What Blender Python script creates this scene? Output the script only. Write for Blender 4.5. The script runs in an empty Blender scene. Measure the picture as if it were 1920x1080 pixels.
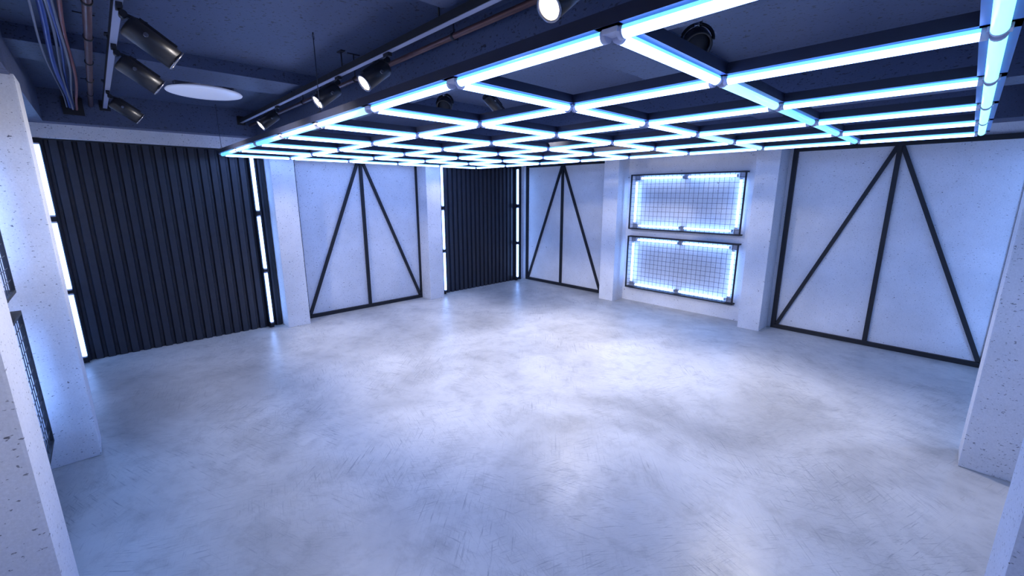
import bpy, bmesh, math, random
from mathutils import Vector, Matrix
random.seed(7)
PI = math.pi
scn = bpy.context.scene
COL = scn.collection

# ------------------------------------------------------------------ materials
def new_mat(name):
    m = bpy.data.materials.new(name); m.use_nodes = True
    nt = m.node_tree
    for n in list(nt.nodes): nt.nodes.remove(n)
    out = nt.nodes.new('ShaderNodeOutputMaterial')
    b = nt.nodes.new('ShaderNodeBsdfPrincipled')
    nt.links.new(b.outputs[0], out.inputs[0])
    return m, nt, b, out

def N(nt, t, **kw):
    n = nt.nodes.new(t)
    for k, v in kw.items():
        if hasattr(n, k) and not k[0].isupper(): setattr(n, k, v)
        else: n.inputs[k].default_value = v
    return n

def ramp(nt, src, stops):
    r = nt.nodes.new('ShaderNodeValToRGB')
    e = r.color_ramp.elements
    while len(e) > 1: e.remove(e[-1])
    e[0].position = stops[0][0]; e[0].color = (*stops[0][1], 1)
    for p, c in stops[1:]:
        x = e.new(p); x.color = (*c, 1)
    nt.links.new(src, r.inputs[0])
    return r

def g(v): return (v, v, v)

def mixc(nt, fac, a, b, mode='MIX'):
    n = nt.nodes.new('ShaderNodeMix'); n.data_type = 'RGBA'; n.blend_type = mode
    if isinstance(fac, (int, float)): n.inputs[0].default_value = fac
    else: nt.links.new(fac, n.inputs[0])
    for i, v in ((6, a), (7, b)):
        if isinstance(v, tuple): n.inputs[i].default_value = (*v, 1)
        else: nt.links.new(v, n.inputs[i])
    return n.outputs[2]

def coords(nt, scale=(1, 1, 1), rot=(0, 0, 0), loc=(0, 0, 0), kind='POINT'):
    t = nt.nodes.new('ShaderNodeTexCoord')
    mp = nt.nodes.new('ShaderNodeMapping')
    mp.vector_type = kind
    mp.inputs['Scale'].default_value = scale; mp.inputs['Rotation'].default_value = rot
    mp.inputs['Location'].default_value = loc
    nt.links.new(t.outputs['Object'], mp.inputs[0])
    return mp.outputs[0]

def concrete(name, base, pit, rough=0.6, pits=0.60, fine=1.0):
    m, nt, b, out = new_mat(name)
    big = N(nt, 'ShaderNodeTexNoise', Scale=1.3, Detail=5.0, Roughness=0.6); nt.links.new(coords(nt), big.inputs['Vector'])
    lo = tuple(c*0.86 for c in base); hi = tuple(min(1, c*1.06) for c in base)
    cr = ramp(nt, big.outputs[0], [(0.3, lo), (0.7, hi)])
    fn = N(nt, 'ShaderNodeTexNoise', Scale=90.0, Detail=3.0, Roughness=0.7); nt.links.new(coords(nt), fn.inputs['Vector'])
    fr = ramp(nt, fn.outputs[0], [(0.3, g(0.88)), (0.7, g(1.06))])
    c1 = mixc(nt, 0.8, cr.outputs[0], fr.outputs[0], 'MULTIPLY')
    # pits: elongated blow holes
    p = N(nt, 'ShaderNodeTexNoise', Scale=17.0*fine, Detail=3.0, Roughness=0.62, Distortion=0.4)
    nt.links.new(coords(nt, (1.0, 1.0, 1.6)), p.inputs['Vector'])
    pr = ramp(nt, p.outputs[0], [(pits+0.095, g(0)), (pits+0.125, g(1))])
    p2 = N(nt, 'ShaderNodeTexNoise', Scale=44.0*fine, Detail=2.0, Roughness=0.5)
    nt.links.new(coords(nt, (1, 1, 1.8), loc=(3, 1, 7)), p2.inputs['Vector'])
    pr2 = ramp(nt, p2.outputs[0], [(pits+0.055, g(0)), (pits+0.10, g(0.8))])
    mx = nt.nodes.new('ShaderNodeMath'); mx.operation = 'MAXIMUM'
    nt.links.new(pr.outputs[0], mx.inputs[0]); nt.links.new(pr2.outputs[0], mx.inputs[1])
    c2 = mixc(nt, mx.outputs[0], c1, pit)
    nt.links.new(c2, b.inputs['Base Color'])
    b.inputs['Roughness'].default_value = rough
    inv = nt.nodes.new('ShaderNodeMath'); inv.operation = 'MULTIPLY_ADD'
    inv.inputs[1].default_value = -1.0; inv.inputs[2].default_value = 1.0
    nt.links.new(mx.outputs[0], inv.inputs[0])
    bp = N(nt, 'ShaderNodeBump', Strength=0.35, Distance=0.006)
    nt.links.new(inv.outputs[0], bp.inputs['Height']); nt.links.new(bp.outputs[0], b.inputs['Normal'])
    return m

def plain(name, col, rough=0.5, metal=0.0, var=0.12, scale=14.0):
    m, nt, b, out = new_mat(name)
    n = N(nt, 'ShaderNodeTexNoise', Scale=scale, Detail=4.0, Roughness=0.6); nt.links.new(coords(nt), n.inputs['Vector'])
    r = ramp(nt, n.outputs[0], [(0.25, tuple(c*(1-var) for c in col)), (0.75, tuple(min(1, c*(1+var)) for c in col))])
    nt.links.new(r.outputs[0], b.inputs['Base Color'])
    rr = ramp(nt, n.outputs[0], [(0.2, g(max(0.02, rough-0.06))), (0.8, g(min(1, rough+0.06)))])
    nt.links.new(rr.outputs[0], b.inputs['Roughness'])
    b.inputs['Metallic'].default_value = metal
    return m

def emitter(name, col, s):
    m, nt, b, out = new_mat(name)
    b.inputs['Base Color'].default_value = (0.8, 0.85, 0.9, 1)
    b.inputs['Roughness'].default_value = 0.3
    b.inputs['Emission Color'].default_value = (*col, 1)
    b.inputs['Emission Strength'].default_value = s
    return m

def floor_mat():
    m, nt, b, out = new_mat('polished_concrete_floor')
    co = coords(nt)
    cl = N(nt, 'ShaderNodeTexNoise', Scale=0.55, Detail=6.0, Roughness=0.55, Distortion=0.5); nt.links.new(co, cl.inputs['Vector'])
    base = ramp(nt, cl.outputs[0], [(0.32, (0.41, 0.40, 0.375)), (0.47, (0.58, 0.565, 0.53)), (0.60, (0.73, 0.71, 0.665))])
    md = N(nt, 'ShaderNodeTexNoise', Scale=3.4, Detail=10.0, Roughness=0.74, Distortion=0.25); nt.links.new(co, md.inputs['Vector'])
    mr = ramp(nt, md.outputs[0], [(0.32, g(0.70)), (0.5, g(0.98)), (0.7, g(1.06))])
    c = mixc(nt, 0.75, base.outputs[0], mr.outputs[0], 'MULTIPLY')
    # scuffs: thin stretched noise in several directions, masked to patches
    last = None
    for k, (rot, sc, seed) in enumerate(((0.35, 1.0, 1), (1.25, 1.2, 5), (2.3, 0.9, 9), (0.9, 1.6, 13), (2.9, 1.4, 21))):
        s = N(nt, 'ShaderNodeTexNoise', Scale=3.2*sc, Detail=7.0, Roughness=0.72, Distortion=0.30)
        nt.links.new(coords(nt, (1.0, 1/19.0, 1.0), (0, 0, rot), (seed, seed*2.1, 0), 'TEXTURE'), s.inputs['Vector'])
        sr = ramp(nt, s.outputs[0], [(0.562, g(0)), (0.645, g(1))])
        k2 = N(nt, 'ShaderNodeTexNoise', Scale=0.85, Detail=2.0); nt.links.new(coords(nt, loc=(seed*3, seed, 0)), k2.inputs['Vector'])
        kr = ramp(nt, k2.outputs[0], [(0.46, g(0.06)), (0.62, g(0.95))])
        mu = nt.nodes.new('ShaderNodeMath'); mu.operation = 'MULTIPLY'
        nt.links.new(sr.outputs[0], mu.inputs[0]); nt.links.new(kr.outputs[0], mu.inputs[1])
        if last is None: last = mu.outputs[0]
        else:
            a = nt.nodes.new('ShaderNodeMath'); a.operation = 'MAXIMUM'
            nt.links.new(last, a.inputs[0]); nt.links.new(mu.outputs[0], a.inputs[1]); last = a.outputs[0]
    hf = nt.nodes.new('ShaderNodeMath'); hf.operation = 'MULTIPLY'; hf.inputs[1].default_value = 0.60
    nt.links.new(last, hf.inputs[0])
    c = mixc(nt, hf.outputs[0], c, (0.17, 0.175, 0.19))
    nt.links.new(c, b.inputs['Base Color'])
    rr = ramp(nt, md.outputs[0], [(0.3, g(0.40)), (0.7, g(0.29))])
    ad = nt.nodes.new('ShaderNodeMath'); ad.operation = 'MULTIPLY_ADD'; ad.inputs[1].default_value = 0.2
    nt.links.new(last, ad.inputs[0]); nt.links.new(rr.outputs[0], ad.inputs[2])
    nt.links.new(ad.outputs[0], b.inputs['Roughness'])
    bp = N(nt, 'ShaderNodeBump', Strength=0.12, Distance=0.01)
    nt.links.new(md.outputs[0], bp.inputs['Height']); nt.links.new(bp.outputs[0], b.inputs['Normal'])
    return m

M = {}
M['wall'] = concrete('pale_pitted_concrete', (0.79, 0.80, 0.84), (0.13, 0.13, 0.15), 0.62)
M['ceil'] = concrete('dark_pitted_concrete', (0.072, 0.096, 0.178), (0.02, 0.022, 0.035), 0.5, pits=0.565, fine=0.8)
M['floor'] = floor_mat()
M['black'] = plain('black_painted_steel', (0.007, 0.008, 0.013), 0.6, 0.0)
M['corr'] = plain('black_corrugated_steel', (0.030, 0.033, 0.045), 0.36, 0.2)
M['frame'] = plain('dark_grid_channel', (0.014, 0.018, 0.04), 0.4, 0.0)
M['pan'] = plain('glow_tinted_channel_face', (0.09, 0.16, 0.48), 0.45, 0.0)  # channel underside; the tubes' blue glow is put into its base colour
M['cap'] = plain('lilac_plastic_end_cap', (0.55, 0.58, 0.72), 0.4)
M['spot'] = plain('satin_black_lamp_housing', (0.012, 0.013, 0.018), 0.34, 0.0)
M['rim'] = plain('brushed_grey_metal_rim', (0.30, 0.30, 0.33), 0.25, 0.9)
M['track'] = plain('anodised_track_metal', (0.42, 0.46, 0.62), 0.42, 0.35, 0.03, 1.0)
M['copper'] = plain('brown_copper_pipe', (0.13, 0.072, 0.075), 0.35, 0.4)
M['blue_cable'] = plain('blue_cable_sheath', (0.03, 0.065, 0.27), 0.35)
M['grey_cable'] = plain('grey_cable_sheath', (0.16, 0.18, 0.24), 0.4)
M['red_cable'] = plain('dull_red_cable_sheath', (0.22, 0.09, 0.09), 0.4)
M['white'] = plain('white_opal_diffuser', (0.78, 0.79, 0.82), 0.35, var=0.02)
M['wire'] = plain('dark_steel_wire', (0.05, 0.055, 0.075), 0.4, 0.5)
M['plate'] = plain('grey_mounting_plate', (0.34, 0.36, 0.42), 0.4, 0.4)
M['tube'] = emitter('cool_white_tube_glow', (0.215, 0.375, 1.0), 13.0)
M['cyan'] = emitter('cyan_tube_glow', (0.13, 0.66, 1.0), 1.15)  # cyan look of tubes seen end-on, put into their emission colour
M['mid'] = emitter('pale_cyan_tube_glow', (0.30, 0.80, 1.0), 1.5)  # weaker step of the end-on tint, also held in the emission
M['strip'] = emitter('wall_tube_glow', (0.22, 0.42, 1.0), 10.0)
M['side'] = emitter('cyan_tube_flank_glow', (0.13, 0.62, 1.0), 1.3)
M['aqua'] = emitter('aqua_tube_glow', (0.26, 1.0, 1.0), 1.55)  # last row along y: end-on viewing tint baked into its glow colour
M['opal'] = emitter('faint_opal_glow', (0.52, 0.60, 1.0), 0.32)
M['lens'] = emitter('warm_spot_lens_glow', (1.0, 0.86, 0.68), 9.0)
M['lens_dim'] = emitter('warm_spot_lens_edge_glow', (1.0, 0.80, 0.55), 3.0)

# ------------------------------------------------------------------ mesh helpers
def bm_new(): return bmesh.new()

def box(bm, x0, x1, y0, y1, z0, z1, mi=0, bev=0.0):
    vs = [bm.verts.new((x, y, z)) for x in (x0, x1) for y in (y0, y1) for z in (z0, z1)]
    idx = [(0, 1, 3, 2), (4, 6, 7, 5), (0, 4, 5, 1), (2, 3, 7, 6), (0, 2, 6, 4), (1, 5, 7, 3)]
    fs = [bm.faces.new([vs[i] for i in f]) for f in idx]
    for f in fs: f.material_index = mi
    if bev:
        es = {e for f in fs for e in f.edges}
        bmesh.ops.bevel(bm, geom=list(es), offset=bev, segments=2, affect='EDGES', profile=0.7)
    return fs

def frame_of(d):
    d = d.normalized()
    a = Vector((0, 0, 1)) if abs(d.z) < 0.95 else Vector((1, 0, 0))
    u = d.cross(a).normalized(); v = u.cross(d).normalized()
    return u, v

def cyl(bm, p0, p1, r, r1=None, seg=16, caps=True, mi=0, smooth=True):
    p0 = Vector(p0); p1 = Vector(p1); u, v = frame_of(p1-p0); r1 = r if r1 is None else r1
    A = [bm.verts.new(p0+(u*math.cos(2*PI*i/seg)+v*math.sin(2*PI*i/seg))*r) for i in range(seg)]
    B = [bm.verts.new(p1+(u*math.cos(2*PI*i/seg)+v*math.sin(2*PI*i/seg))*r1) for i in range(seg)]
    for i in range(seg):
        f = bm.faces.new((A[i], A[(i+1) % seg], B[(i+1) % seg], B[i])); f.smooth = smooth; f.material_index = mi
    if caps:
        bm.faces.new(A[::-1]).material_index = mi; bm.faces.new(B).material_index = mi

def lathe(bm, p0, d, prof, seg=32, mi=0):
    """prof: list of (distance along d, radius)"""
    p0 = Vector(p0); d = Vector(d).normalized(); u, v = frame_of(d)
    rings = []
    for t, r in prof:
        if r < 1e-5: rings.append([bm.verts.new(p0+d*t)])
        else: rings.append([bm.verts.new(p0+d*t+(u*math.cos(2*PI*i/seg)+v*math.sin(2*PI*i/seg))*r) for i in range(seg)])
    for a, b in zip(rings, rings[1:]):
        for i in range(seg):
            j = (i+1) % seg
            if len(a) == 1: f = bm.faces.new((a[0], b[j], b[i]))
            elif len(b) == 1: f = bm.faces.new((a[i], a[j], b[0]))
            else: f = bm.faces.new((a[i], a[j], b[j], b[i]))
            f.smooth = True; f.material_index = mi

def path_tube(bm, pts, r, seg=12, mi=0):
    pts = [Vector(p) for p in pts]; rings = []
    for i, p in enumerate(pts):
        d = (pts[min(i+1, len(pts)-1)]-pts[max(i-1, 0)])
        u, v = frame_of(d)
        rings.append([bm.verts.new(p+(u*math.cos(2*PI*k/seg)+v*math.sin(2*PI*k/seg))*r) for k in range(seg)])
    for a, b in zip(rings, rings[1:]):
        for k in range(seg):
            j = (k+1) % seg
            f = bm.faces.new((a[k], a[j], b[j], b[k])); f.smooth = True; f.material_index = mi
    bm.faces.new(rings[0][::-1]); bm.faces.new(rings[-1])

def torus(bm, c, axis, R, r, a0=0, a1=2*PI, n=24, seg=8, sy=1.0):
    c = Vector(c); u, v = frame_of(Vector(axis))
    full = abs(a1-a0-2*PI) < 1e-4
    pts = [c+u*R*math.cos(a0+(a1-a0)*i/n)+v*R*sy*math.sin(a0+(a1-a0)*i/n) for i in range(n+1)]
    path_tube(bm, pts, r, seg)

def bar(bm, p0, p1, w, d, up):
    """rectangular bar from p0 to p1; w across (in plane), d along 'up' (normal of wall)"""
    p0 = Vector(p0); p1 = Vector(p1); up = Vector(up).normalized()
    s = (p1-p0).cross(up).normalized()
    vs = []
    for p in (p0, p1):
        for a, b in ((-1, -1), (1, -1), (1, 1), (-1, 1)):
            vs.append(bm.verts.new(p+s*(a*w/2)+up*(b*d/2)))
    for f in ((3, 2, 1, 0), (4, 5, 6, 7), (0, 1, 5, 4), (1, 2, 6, 5), (2, 3, 7, 6), (3, 0, 4, 7)):
        bm.faces.new([vs[i] for i in f])

def obj(name, bm, mats, parent=None, origin=None):
    if not isinstance(mats, (list, tuple)): mats = [mats]
    bmesh.ops.recalc_face_normals(bm, faces=bm.faces)
    me = bpy.data.meshes.new(name)
    if origin is not None:
        bmesh.ops.translate(bm, verts=bm.verts, vec=-Vector(origin))
    bm.to_mesh(me); bm.free()
    for m in mats: me.materials.append(M[m])
    o = bpy.data.objects.new(name, me); COL.objects.link(o)
    if origin is not None: o.location = origin
    if parent is not None: o.parent = parent
    return o

def empty(name, loc, label, cat, group=None):
    o = bpy.data.objects.new(name, None); COL.objects.link(o); o.location = loc
    o.empty_display_size = 0.1
    tag(o, label, cat, group)
    return o

def tag(o, label, cat, group=None, kind=None):
    o['label'] = label; o['category'] = cat
    if group: o['group'] = group
    if kind: o['kind'] = kind
    return o

def struct(name, bm, m, label=None):
    o = obj(name, bm, m); o['kind'] = 'structure'
    if label: o['label'] = label
    return o

def child(name, bm, mats, parent):
    """geometry given relative to the parent's own origin"""
    return obj(name, bm, mats, parent)

def copy_tree(o, parent=None):
    c = o.copy(); COL.objects.link(c)
    if parent is not None: c.parent = parent
    for ch in list(o.children): copy_tree(ch, c)
    return c

# ------------------------------------------------------------------ room shell
XL, XR, YB, YF, ZC = -0.62, 8.74, 2.18, -7.24, 3.70
T = 0.15
b = bm_new(); box(b, XL-T, XR+T, YF-T, YB+T, -0.12, 0.0)
struct('floor', b, 'floor', 'polished grey concrete floor with cloudy patches and dark scuff marks')
b = bm_new(); box(b, XL-T, XR+T, YF-T, YB+T, ZC, ZC+0.15)
struct('ceiling', b, 'ceil', 'dark pitted concrete ceiling above the hanging tube grid')
b = bm_new(); box(b, XL-T, XL, YF, YB, 0, ZC); struct('wall_left', b, 'wall', 'pale pitted concrete wall behind the two black corrugated panels')
b = bm_new(); box(b, XR, XR+T, YF, YB, 0, ZC); struct('wall_right', b, 'wall', 'pale concrete wall behind the pillars on the camera side')
b = bm_new(); box(b, XL-T, XR+T, YB, YB+T, 0, ZC); box(b, 2.6, 5.6, 2.09, YB+0.01, 0, 3.32)
struct('wall_back', b, 'wall', 'pale pitted concrete wall carrying the two glowing mesh panels')
b = bm_new(); box(b, XL-T, XR+T, YF-T, YF, 0, ZC); box(b, 2.6, 5.6, YF-0.01, -7.225, 0, 3.32)
struct('wall_front', b, 'wall', 'pale concrete wall seen edge-on behind the nearest pillars')
# columns
def column(x0, x1, y0, y1, label):
    b = bm_new(); box(b, x0, x1, y0, y1, 0.0, 3.31, bev=0.012)
    struct('column', b, 'wall', label)
CF = -0.21
column(XL-0.02, CF, -1.24, -0.87, 'pale concrete column between the braced panel and the farther black corrugated panel')
column(XL-0.02, CF, -4.29, -3.91, 'pale concrete column between the wide black corrugated panel and the braced panel')
column(8.32, XR+0.02, -1.24, -0.87, 'pale concrete column whose edge hides the end of the big braced panel')
column(8.32, XR+0.02, -4.32, -3.93, 'pale concrete column cut off by the lower frame corner, with white narrow side')
for (y0, y1) in ((1.68, YB+0.02), (YF-0.02, -6.82)):
    for (x0, x1, s) in ((2.38, 2.75, 0), (5.43, 5.79, 1)):
        back = y0 > 0
        lab = (('pale concrete column between the small braced panel and the mesh light panels',
                'pale concrete column between the mesh light panels and the big braced panel')[s] if back else
               ('bluish concrete column beside the wide black corrugated panel, lit by its tubes',
                'closest pale concrete column with a narrow bright face, cutting the frame edge')[s])
        column(x0, x1, y0, y1, lab)
# perimeter and cross beams
def beam(name, x0, x1, y0, y1, z0, label):
    b = bm_new(); box(b, x0, x1, y0, y1, z0, ZC+0.01); struct(name, b, 'ceil', label)
beam('ceiling_beam', XL-0.01, -0.20, YF, YB, 3.30, 'dark concrete edge beam above the black corrugated panels')
beam('ceiling_beam', -0.20, 8.31, 1.70, YB, 3.30, 'dark concrete edge beam above the mesh light panels')
beam('ceiling_beam', -0.20, 8.31, YF, -6.84, 3.30, 'dark concrete edge beam over the closest column')
beam('ceiling_beam', 8.31, XR+0.01, YF, YB, 3.30, 'dark concrete edge beam over the columns at the frame edge')
beam('ceiling_beam', -0.20, 8.31, -4.43, -4.02, 3.30, 'dark concrete ceiling beam beside the track with the four lit spotlights')
beam('ceiling_beam', -0.20, 8.31, -1.12, -0.72, 3.30, 'dark concrete ceiling beam above the middle of the tube grid')
beam('ceiling_beam', 2.00, 2.67, YF, YB, 3.58, 'shallow dark ceiling beam crossing before the round ceiling lamp')
beam('ceiling_beam', 5.45, 6.12, YF, YB, 3.58, 'shallow dark ceiling beam crossing above the near tubes')
# lintels over the corrugated panels
for (y0, y1, lab) in ((YF, -4.29, 'pale concrete lintel over the wide black corrugated panel'), (-0.87, YB, 'pale concrete lintel over the narrow black corrugated panel')):
    b = bm_new(); box(b, XL-0.01, -0.46, y0, y1, 3.12, 3.31)
    struct('lintel', b, 'wall', lab)

# ------------------------------------------------------------------ corrugated panels
def corrugated(y0, y1, label):
    root = empty('corrugated_panel', (-0.60, (y0+y1)/2, 0), label, 'metal panel', 'black corrugated wall panels')
    cy = (y0+y1)/2
    pitch = 0.136
    prof = []
    y = y0-cy
    while y < y1-cy-1e-6:
        for dy, x in ((0, 0.0), (0.030, 0.0), (0.045, 0.045), (0.121, 0.045)):
            if y+dy <= y1-cy: prof.append((x, y+dy))
        y += pitch
    prof.append((0.0, y1-cy))
    bm = bm_new(); th = 0.004
    F = [[bm.verts.new((x, yy, z)) for x, yy in prof] for z in (0.0, 3.10)]
    Bk = [[bm.verts.new((x-th-0.003, yy, z)) for x, yy in prof] for z in (0.0, 3.10)]
    for i in range(len(prof)-1):
        bm.faces.new((F[0][i], F[0][i+1], F[1][i+1], F[1][i]))
        bm.faces.new((Bk[0][i+1], Bk[0][i], Bk[1][i], Bk[1][i+1]))
        bm.faces.new((F[1][i], F[1][i+1], Bk[1][i+1], Bk[1][i])); bm.faces.new((F[0][i+1], F[0][i], Bk[0][i], Bk[0][i+1]))
    child('corrugated_sheet', bm, 'corr', root)
    bm = bm_new(); box(bm, -0.008, 0.05, y0-cy, y1-cy, 3.10, 3.125); child('top_channel', bm, 'black', root)
    for s in (y0-cy, y1-cy-0.05):
        bm = bm_new(); box(bm, 0.046, 0.058, s, s+0.05, 0, 3.10); child('side_trim', bm, 'black', root)
    return root
corrugated(-7.16, -4.31, 'wide black corrugated metal panel framed by two vertical light strips')
corrugated(-0.85, 2.02, 'narrow-looking black corrugated metal panel in the far room corner')

# ------------------------------------------------------------------ light tubes
CAP = 0.022
def tube_mesh(L, r, seg=20):
    bm = bm_new(); cyl(bm, (-L/2, 0, 0), (L/2, 0, 0), r, seg=seg)
    for f in bm.faces:
        c = f.calc_center_median()
        if len(f.verts) == 4 and c.z > 0.12*r: f.material_index = 1
    return bm
def light_tube(parent, loc, axis, L, r, mat, name='light_tube', label=None):
    """tube with two end caps; geometry local, axis X/Y/Z"""
    key = (round(L, 3), r, mat)
    if key not in light_tube.cache:
        bm = tube_mesh(L, r); bmesh.ops.recalc_face_normals(bm, faces=bm.faces)
        me = bpy.data.meshes.new(name); bm.to_mesh(me); bm.free(); me.materials.append(M[mat]); me.materials.append(M['side' if mat == 'tube' else mat])
        bm = bm_new(); cyl(bm, (0, 0, 0), (CAP, 0, 0), r*1.06, seg=16); bmesh.ops.recalc_face_normals(bm, faces=bm.faces)
        mc = bpy.data.meshes.new('end_cap'); bm.to_mesh(mc); bm.free(); mc.materials.append(M['cap'])
        light_tube.cache[key] = (me, mc)
    me, mc = light_tube.cache[key]
    o = bpy.data.objects.new(name, me); COL.objects.link(o); o.parent = parent; o.location = loc
    if axis == 'Y': o.rotation_euler = (0, 0, PI/2)
    if axis == 'Z': o.rotation_euler = (0, -PI/2, 0)
    if label: o['label'] = label
    for x, s in ((L/2, 0), (-L/2, PI)):
        c = bpy.data.objects.new('end_cap', mc); COL.objects.link(c); c.parent = o
        c.location = (x, 0, 0); c.rotation_euler = (0, 0, s)
    return o
light_tube.cache = {}

# ------------------------------------------------------------------ hanging grid
GZ = 2.985
grid = empty('hanging_light_grid', (4, -2.5, GZ), 'large rectangular lattice of glowing light tubes hanging under the dark ceiling', 'light grid')
HW = 0.054
bm = bm_new()
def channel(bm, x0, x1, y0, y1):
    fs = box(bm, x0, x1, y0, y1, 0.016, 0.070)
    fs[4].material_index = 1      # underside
for i in range(6):
    y = 2.5-i; channel(bm, -4-HW, 4+HW, y-HW, y+HW)
for j in range(9):
    x = -4+j; channel(bm, x-HW, x+HW, -2.5-HW+0.0005, 2.5+HW-0.0005)
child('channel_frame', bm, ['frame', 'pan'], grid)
TL = 0.905
for i in range(6):          # tubes along x
    for j in range(8):
        m = 'tube'
        if i == 5: m = {0: 'cyan', 1: 'cyan', 2: 'cyan', 3: 'cyan', 4: 'mid'}.get(j, 'tube')
        light_tube(grid, (-3.5+j, 2.5-i, 0), 'X', TL, 0.0250, m, label='cyan glowing tube' if m != 'tube' else None)
for j in range(9):          # tubes along y
    for i in range(5):
        m = 'tube'
        if j == 8: m = 'aqua'
        elif j == 7: m = ('cyan', 'cyan', 'cyan', 'mid', 'tube')[i]
        elif j == 6 and i < 2: m = 'mid'
        light_tube(grid, (-4+j, 2.0-i, 0), 'Y', TL, 0.0250, m, label='cyan glowing tube' if m != 'tube' else None)
jb = None
for i in range(6):
    for j in range(9):
        if jb is None:
            bm = bm_new(); box(bm, -0.034, 0.034, -0.034, 0.034, -0.004, 0.0155, bev=0.004); jb = child('joint_bracket', bm, 'cap', grid); o = jb
        else:
            o = jb.copy(); COL.objects.link(o)
        o.location = (-4+j, 2.5-i, 0)
# suspension wires with ring hooks
for (x, y) in ((-3.97, -2.5), (0.06, -2.5), (3.97, -2.5), (-3.97, 2.5), (0.0, 2.5), (3.97, 2.5)):
    bm = bm_new(); cyl(bm, (x, y, 0.10), (x, y, ZC-GZ-0.045), 0.0035, seg=8)
    torus(bm, (x, y, 0.085), (1, 0, 0), 0.018, 0.003, n=16, seg=6)
    w = child('suspension_wire', bm, 'wire', grid)
    bm = bm_new(); torus(bm, (x, y, ZC-GZ-0.030), (0.6, 0.8, 0), 0.017, 0.0035, n=20, seg=6, sy=1.5)
    cyl(bm, (x, y, ZC-GZ-0.012), (x, y, ZC-GZ), 0.006, seg=8)
    child('ceiling_hook', bm, 'wire', w)

# ------------------------------------------------------------------ vertical wall light strips
def wall_strip(loc, nx, label):
    root = empty('wall_light_strip', loc, label, 'light strip', 'vertical light strips beside the black panels')
    bm = bm_new(); box(bm, -0.075*nx if nx > 0 else 0.03, -0.03*nx if nx > 0 else 0.075, -0.035, 0.035, 0.0, 3.11)
    child('mounting_rail', bm, 'black', root)
    for z in (0.565, 1.56, 2.575):
        light_tube(root, (0, 0, z), 'Z', 0.905, 0.026, 'strip')
    for z in (0.065, 1.062, 2.068, 3.07):
        bm = bm_new(); box(bm, -0.032, 0.02, -0.026, 0.026, z-0.024, z+0.024) if nx > 0 else box(bm, -0.02, 0.032, -0.026, 0.026, z-0.024, z+0.024)
        child('tube_bracket', bm, 'black', root)
    return root
wall_strip((-0.45, -6.955, 0), 1, 'vertical strip of three glowing tubes between the bluish pillar and wide corrugated panel')
wall_strip((-0.45, -4.50, 0), 1, 'vertical strip of three glowing tubes on the wide corrugated panel, beside the braced panel column')
wall_strip((-0.45, -0.66, 0), 1, 'vertical strip of three glowing tubes half hidden behind the column before the far corrugated panel')
wall_strip((-0.45, 1.79, 0), 1, 'vertical strip of three glowing tubes in the far corner of the room')
wall_strip((8.57, 1.79, 0), -1, 'vertical strip of glowing tubes behind the column at the big braced panel')
wall_strip((8.57, -0.66, 0), -1, 'vertical strip of glowing tubes on the hidden side of the frame-edge column')

# ------------------------------------------------------------------ braced frames
def braced(origin, width_pts, normal, label, tdir):
    """origin: centre foot; width_pts (a0, apex, a1) along wall direction tdir"""
    a0, ac, a1 = width_pts
    root = empty('braced_panel_frame', origin, label, 'steel frame', 'black triangular braced frames on the walls')
    n = Vector(normal); t = Vector(tdir); W = 0.07; D = 0.05
    def P(a, z, out=0.0): return t*a+Vector((0, 0, z))+n*out
    def add(name, p0, p1, w=W, d=D):
        bm = bm_new(); bar(bm, p0, p1, w, d, n); child(name, bm, 'black', root)
    add('bottom_rail', P(a0, W/2), P(a1, W/2))
    add('top_rail', P(a0, 3.118), P(a1, 3.118))
    add('side_post', P(a0+W/2, W), P(a0+W/2, 3.083))
    add('side_post', P(a1-W/2, W), P(a1-W/2, 3.083))
    add('centre_post', P(ac, W), P(ac, 3.083), 0.06, 0.044)
    add('diagonal_brace', P(ac-0.03, 3.075, -0.002), P(a0+W+0.02, W+0.01, -0.002), 0.055, 0.04)
    add('diagonal_brace', P(ac+0.03, 3.075, -0.002), P(a1-W-0.02, W+0.01, -0.002), 0.055, 0.04)
    return root
braced((-0.593, -2.53, 0), (-1.33, 0.0, 1.33), (1, 0, 0), 'black braced steel frame between the two columns beside the wide corrugated panel', (0, 1, 0))
braced((0.81, 2.153, 0), (-1.28, 0.0, 1.34), (0, -1, 0), 'small-looking black braced steel frame next to the far room corner', (1, 0, 0))
braced((7.20, 2.153, 0), (-1.35, 0.0, 1.35), (0, -1, 0), 'largest black braced steel frame, beside the mesh light panels', (1, 0, 0))

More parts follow.
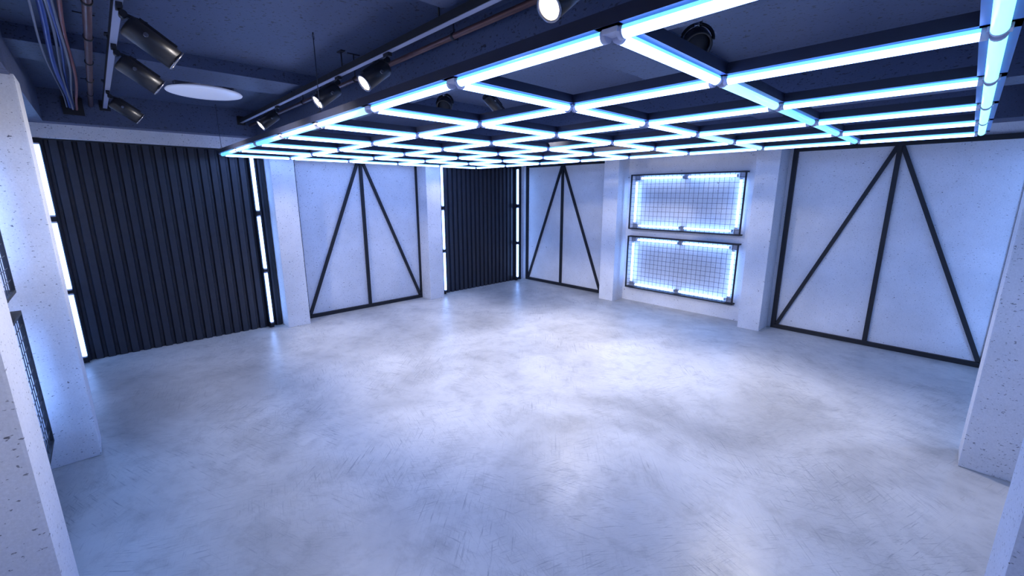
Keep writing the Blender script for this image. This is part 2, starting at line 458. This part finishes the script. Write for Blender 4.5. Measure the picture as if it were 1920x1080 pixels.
# ------------------------------------------------------------------ mesh light panels
def mesh_panel(z0, label, front=True):
    root = empty('mesh_light_panel', (4.05, 1.97, z0) if front else (4.05, -7.085, z0), label, 'light panel', 'mesh light panels with tube borders')
    if not front: root.rotation_euler = (0, 0, PI)
    w, h, D = 1.15, 1.14, (0.12 if front else 0.14)
    # local: x along wall, -y into room, z up; rails reach back to the wall
    for z in (0.0, h):
        bm = bm_new(); box(bm, -w-0.013, w+0.013, -0.013, D, z-0.012, z+0.012); child('rail', bm, 'black', root)
    for x in (-w, w):
        bm = bm_new(); box(bm, x-0.013, x+0.013, -0.013, 0.013, 0.012, h-0.012); child('side_bar', bm, 'black', root)
    bm = bm_new()
    n = 25
    for i in range(1, n):
        x = -w+2*w*i/n; cyl(bm, (x, 0.004, 0), (x, 0.004, h), 0.0032, seg=6, caps=False)
    nz = 12
    for i in range(1, nz):
        z = h*i/nz; cyl(bm, (-w, -0.002, z), (w, -0.002, z), 0.0032, seg=6, caps=False)
    child('wire_mesh', bm, 'wire', root)
    ty = 0.048 if front else 0.10
    for x in (-0.49, 0.53):
        for z in (0.07, h-0.07):
            light_tube(root, (x, ty, z), 'X', 0.90, 0.022, 'strip')
    for x in (-1.05, 1.06):
        light_tube(root, (x, ty, h/2), 'Z', 0.86, 0.022, 'strip')
    for x in (-1.06, 0.02, 1.06):
        for z in (0.062, h-0.062):
            bm = bm_new(); box(bm, x-0.045, x+0.045, ty+0.024, ty+0.03, z-0.045, z+0.045); child('mounting_plate', bm, 'plate', root)
    return root
mesh_panel(1.645, 'upper mesh panel bordered by glowing tubes on the wall between two columns')
mesh_panel(0.332, 'lower mesh panel bordered by glowing tubes, just above the floor')
mesh_panel(1.645, 'upper mesh light panel seen edge-on behind the closest column', False)
mesh_panel(0.332, 'lower mesh light panel seen edge-on behind the closest column', False)

# ------------------------------------------------------------------ tracks, pipes, spots
def track(y, z, x0, x1, label, hangers=(), plate=''):
    root = empty('lighting_track', ((x0+x1)/2, y, z), label, 'lighting track', 'ceiling lighting tracks')
    c = (x0+x1)/2
    bm = bm_new(); box(bm, x0-c+0.016, x1-c, -0.024, 0.024, -0.022, 0.032, bev=0.003)
    child('rail', bm, 'black', root)
    bm = bm_new(); box(bm, x0-c+0.016, x1-c, -0.021, 0.021, -0.026, -0.0215); child('contact_strip', bm, 'track', root)
    bm = bm_new(); box(bm, -0.198, -0.186, y-0.055, y+0.055, z-0.055, z+0.075); o = obj('wall_plate', bm, 'black'); tag(o, plate, 'plate', 'dark plates where the tracks meet the edge beam')
    for x in hangers:
        bm = bm_new(); box(bm, x-c-0.05, x-c+0.05, -0.02, 0.02, ZC-z-0.008, ZC-z); cyl(bm, (x-c, 0, 0.03), (x-c, 0, ZC-z-0.005), 0.006, seg=8)
        child('hanger', bm, 'black', root)
    return root
track(-4.64, 3.525, -0.20, 8.30, 'black ceiling track carrying the lit spotlights beside the dark beam', (2.3, 3.75, 5.35, 7.2), 'dark square plate at the wall end of the lit spotlight track')
track(-6.23, 3.545, -0.20, 8.30, 'dark ceiling track carrying the three long black spotlights', (0.8, 2.85, 5.3), 'dark square plate at the wall end of the long spotlight track')
track(-0.56, 3.525, -0.20, 8.30, 'dark ceiling track seen through the right side of the tube grid', (1.2, 4.4, 7.0), 'dark square plate above the far end of the tube grid')

track(-3.75, 3.525, -0.20, 1.90, 'short dark ceiling track above the first corner of the tube grid', (0.8, 1.6), 'dark square plate beside the short ceiling track')

def pipe(y, z, r, x0, x1, label, clips):
    root = empty('conduit_pipe', (0, y, z), label, 'pipe', 'brown pipes along the ceiling tracks')
    bm = bm_new(); cyl(bm, (x0, 0, 0), (x1, 0, 0), r, seg=16); child('pipe', bm, 'copper', root)
    for x in clips:
        bm = bm_new(); lathe(bm, (x-0.012, 0, 0), (1, 0, 0), [(0, r+0.001), (0, r+0.006), (0.024, r+0.006), (0.024, r+0.001)], seg=16)
        cyl(bm, (x, 0, r), (x, 0, ZC-z), 0.005, seg=8); box(bm, x-0.008, x+0.008, -0.06, 0.06, ZC-z-0.006, ZC-z)
        child('pipe_clip', bm, 'black', root)
pipe(-6.365, 3.54, 0.024, -0.20, 8.30, 'brown pipe running beside the three long black spotlights', (0.75, 1.6, 2.45, 3.3, 4.15, 5.4))
pipe(-4.52, 3.475, 0.020, -0.20, 8.30, 'thin brown pipe running beside the track of lit spotlights', (2.3, 3.75, 5.35, 7.2))
pipe(-0.44, 3.475, 0.020, -0.20, 8.30, 'thin brown pipe glimpsed through the right side of the tube grid', (1.2, 4.4, 7.0))

# cable bundle
def cable(y, z, r, mat, label, dy, seed):
    root_pts = []
    for k in range(33):
        x = -0.16+8.4*(k/32)**1.4
        s = min(1.0, max(0.0, (x+0.16)/1.6)); s = s*s*(3-2*s)
        yy = -6.55+(y+6.55)*s+0.012*math.sin(x*1.7+seed)
        zz = 3.50+(z-3.50)*s+0.014*math.sin(x*1.3+seed*2)
        if x < 0.35: zz -= 0.05*math.sin(PI*(x+0.16)/0.51)
        root_pts.append((x, yy+dy*(1-s), zz))
    bm = bm_new(); path_tube(bm, root_pts, r, 10)
    o = obj('ceiling_cable', bm, mat, origin=(0, y, z)); tag(o, label, 'cable', 'ceiling cable bundle')
cable(-6.625, 3.54, 0.007, 'grey_cable', 'thin grey cable on the outer side of the ceiling bundle', -0.045, 0.3)
cable(-6.585, 3.55, 0.017, 'blue_cable', 'thick bright blue cable in the ceiling bundle', -0.022, 1.1)
cable(-6.553, 3.56, 0.010, 'grey_cable', 'grey cable next to the thick blue cable in the bundle', 0.0, 2.2)
cable(-6.532, 3.575, 0.010, 'blue_cable', 'thinner dark blue cable in the middle of the bundle', 0.018, 3.0)
cable(-6.508, 3.56, 0.009, 'grey_cable', 'grey cable beside the dull red cable in the bundle', 0.034, 4.1)
cable(-6.478, 3.56, 0.012, 'red_cable', 'dull red cable on the pipe side of the ceiling bundle', 0.052, 5.3)
bm = bm_new(); box(bm, -0.205, -0.17, -6.64, -6.44, 3.40, 3.62, bev=0.004)
o = obj('cable_entry_box', bm, 'black'); tag(o, 'dark wall box where the ceiling cable bundle ends', 'box')

# spotlights
def make_spot(d, L, r, lit, label, group):
    """origin = track contact; d direction of the beam"""
    root = empty('spotlight', (0, 0, 0), label, 'spotlight', group)
    d = Vector(d).normalized()
    bm = bm_new(); box(bm, -0.045, 0.045, -0.016, 0.016, -0.028, 0.0, bev=0.003); child('track_adapter', bm, 'spot', root)
    pivot = Vector((0, d.y*0.015, -0.055))
    side = Vector((0, 0, 1)); side = (side-d*side.dot(d)).normalized()
    bm = bm_new(); cyl(bm, (0, 0, -0.025), pivot, 0.012, seg=12); cyl(bm, pivot+Vector((-0.028, 0, 0)), pivot+Vector((0.028, 0, 0)), 0.021, seg=16)
    back = pivot+d*0.035-side*(r*0.55)
    bar(bm, pivot, back+side*(r+0.008)+d*0.07, 0.034, 0.022, side)
    child('swivel_arm', bm, 'spot', root)
    bm = bm_new(); cyl(bm, back+d*0.10+Vector((r*0.8, 0, 0)), back+d*0.10+Vector((r+0.014, 0, 0)), 0.013, seg=14); child('side_knob', bm, 'rim', root)
    body = bm_new()
    lathe(body, back, d, [(0, 0), (0, r*0.84), (0.008, r*0.95), (0.02, r), (L, r), (L, r*0.90), (L-0.012, r*0.88)], seg=40)
    ob = child('lamp_body', body, 'spot', root)
    # cooling fin ridge along the top
    bm = bm_new()
    for k in (-1, 0, 1):
        ax = d.cross(side)*0.018*k
        c0 = back+side*(r+0.002)+d*0.03+ax; c1 = back+side*(r+0.002)+d*(L-0.04)+ax
        bar(bm, c0, c1, 0.007, 0.020, side)
    child('cooling_fins', bm, 'spot', root)
    bm = bm_new()
    lathe(bm, back+d*(L-0.006), d, [(0, r*1.001), (0, r*1.035), (0.010, r*1.035), (0.010, r*0.88), (0.0, r*0.86)], seg=40)
    child('front_rim', bm, 'rim', root)
    bm = bm_new(); lathe(bm, back+d*(L-0.010), d, [(0, 0), (0, r*0.875), (0.004, r*0.87), (0.006, 0)], seg=40)
    child('lens', bm, 'lens' if lit == 1 else 'lens_dim', root)
    return root, back+d*(L+0.02), d

def add_lamp(root, at, d, energy, angle, col, rad=0.05):
    L = bpy.data.lights.new('spot_beam', 'SPOT'); L.energy = energy; L.spot_size = angle; L.spot_blend = 1.0
    L.color = col; L.shadow_soft_size = rad
    o = bpy.data.objects.new('spot_beam', L); COL.objects.link(o); o.parent = root; o.location = at
    o.rotation_euler = Vector(d).to_track_quat('-Z', 'Y').to_euler()
    return o
WARM = (1.0, 0.93, 0.90)
dR = Vector((0, -0.22, -0.17)); dL = Vector((0, 0.26, -0.19))
sr, at, d = make_spot(dR, 0.25, 0.064, 1, 'x', 'lit spotlights on the track beside the dark beam')
labs = ['lit black spotlight closest to the dark wall box at the track end', 'lit black spotlight crossed by the suspension wire',
        'lit black spotlight just before the largest visible lamp, clear of any wire', 'lit spotlight showing only its bright lens at the upper frame edge']
e = add_lamp(sr, at, d, 120, math.radians(115), WARM)
for k, x in enumerate((1.70, 3.64, 4.62, 6.54)):
    o = sr if k == 0 else copy_tree(sr)
    o.location = (x, -4.64, 3.497); o['label'] = labs[k]
sl, at, d = make_spot(dL, 0.28, 0.068, 2, 'x', 'long black spotlights on the track beside the brown pipe')
labs = ['long black spotlight nearest the edge beam, the smallest of three', 'middle of the three long black spotlights, above the round lamp', 'biggest long black spotlight, at the upper frame edge']
add_lamp(sl, at, d, 230, math.radians(82), WARM)
for k, x in enumerate((1.22, 3.29, 4.30)):
    o = sl if k == 0 else copy_tree(sl)
    o.location = (x, -6.23, 3.517); o['label'] = labs[k]
sm, at, d = make_spot(Vector((0, -0.10, -0.26)), 0.20, 0.066, 1, 'x', 'spotlights above the tube grid')
add_lamp(sm, at, d, 240, math.radians(112), WARM)
for k, x in enumerate((0.22, 3.5, 6.43)):
    o = sm if k == 0 else copy_tree(sm)
    o.location = (x, -0.56, 3.497); o['label'] = ('spotlight above the tube grid near the far room corner', 'spotlight above the middle of the tube grid',
        'spotlight above the tube grid toward the big braced panel')[k]
weak = bpy.data.lights['spot_beam.002'].copy(); weak.energy = 55; weak.spot_size = math.radians(85)
for ch in sm.children:
    if ch.type == 'LIGHT': ch.data = weak
o = copy_tree(sm); o.location = (0.42, -3.75, 3.497); o['label'] = 'spotlight above the grid between the wide corrugated panel and the first tube row'
for ch in o.children:
    if ch.type == 'LIGHT': ch.data = weak
# single fixture hanging inside the grid cell
o = copy_tree(sl); o.location = (3.83, -2.95, 3.66); o['label'] = 'black spotlight body glimpsed through a grid cell beside the round fixture'
o['group'] = 'spotlights above the tube grid'

# round fixtures on ceiling brackets
def round_fixture(loc, label):
    root = empty('round_stage_light', loc, label, 'stage light', 'round stage lights above the grid')
    top = ZC-loc[2]
    bm = bm_new(); box(bm, -0.025, 0.025, -0.012, 0.012, 0.10, top); child('ceiling_bracket', bm, 'black', root)
    bm = bm_new(); cyl(bm, (-0.02, 0, 0.10), (0.02, 0, 0.10), 0.03, seg=16); child('pivot', bm, 'rim', root)
    bm = bm_new(); torus(bm, (0, 0, 0.0), (0.5, -0.86, 0), 0.105, 0.011, 0, PI, n=20, seg=8); child('yoke', bm, 'black', root)
    dd = Vector((0.45, -0.55, -0.55)).normalized()
    bm = bm_new(); lathe(bm, Vector((0, 0, -0.01))-dd*0.09, dd, [(0, 0), (0.0, 0.05), (0.03, 0.075), (0.05, 0.088), (0.15, 0.092), (0.15, 0.078), (0.12, 0.074)], seg=32); child('drum', bm, 'spot', root)
    bm = bm_new(); lathe(bm, Vector((0, 0, -0.01))+dd*0.03, dd, [(0, 0), (0, 0.073), (0.004, 0.07), (0.012, 0)], seg=32); child('lens', bm, 'black', root)
round_fixture((6.56, -3.36, 3.42), 'round black stage light on a bracket above the nearest grid cells')
round_fixture((3.58, -3.36, 3.43), 'small-looking round black stage light glimpsed through a middle grid cell')

# round ceiling lamp
lamp = empty('round_ceiling_lamp', (1.30, -5.33, ZC), 'round white disc ceiling lamp on the dark ceiling beside a shallow beam', 'ceiling lamp')
bm = bm_new(); lathe(bm, (0, 0, 0), (0, 0, -1), [(0, 0), (0, 0.31), (0.07, 0.30), (0.075, 0.27), (0.075, 0)], seg=48); child('lamp_base', bm, 'rim', lamp)
bm = bm_new(); lathe(bm, (0, 0, -0.072), (0, 0, -1), [(0, 0), (0, 0.385), (0.012, 0.395), (0.022, 0.39), (0.030, 0.36), (0.035, 0.20), (0.036, 0)], seg=64); child('diffuser_disc', bm, 'opal', lamp)

# ------------------------------------------------------------------ camera
cam = bpy.data.cameras.new('camera'); co = bpy.data.objects.new('camera', cam); COL.objects.link(co)
cam.sensor_fit = 'HORIZONTAL'; cam.sensor_width = 36.0; cam.lens = 801.44/1920*36.0
cam.clip_start = 0.02
yaw, pitch, roll = -0.80902, -0.21746, -0.0006
f = Vector((math.sin(yaw)*math.cos(pitch), math.cos(yaw)*math.cos(pitch), math.sin(pitch)))
r0 = Vector((math.cos(yaw), -math.sin(yaw), 0)); u0 = r0.cross(f)
r_ = r0*math.cos(roll)+u0*math.sin(roll); u_ = -r0*math.sin(roll)+u0*math.cos(roll)
R = Matrix((r_, u_, -f)).transposed().to_4x4()
co.matrix_world = Matrix.Translation((8.0199, -6.5047, 2.400)) @ R
scn.camera = co

# ------------------------------------------------------------------ world + view
w = bpy.data.worlds.new('world'); w.use_nodes = True; scn.world = w
w.node_tree.nodes['Background'].inputs[0].default_value = (0.02, 0.03, 0.06, 1)
w.node_tree.nodes['Background'].inputs[1].default_value = 0.3
vs = scn.view_settings
vs.view_transform = 'Standard'; vs.look = 'None'; vs.gamma = 1.0; vs.use_curve_mapping = False
vs.exposure = 0.04
scn.cycles.use_denoising = True
scn.cycles.max_bounces = 8
scn.cycles.diffuse_bounces = 5
scn.cycles.caustics_reflective = False
scn.cycles.caustics_refractive = False
scn.cycles.sample_clamp_indirect = 6.0
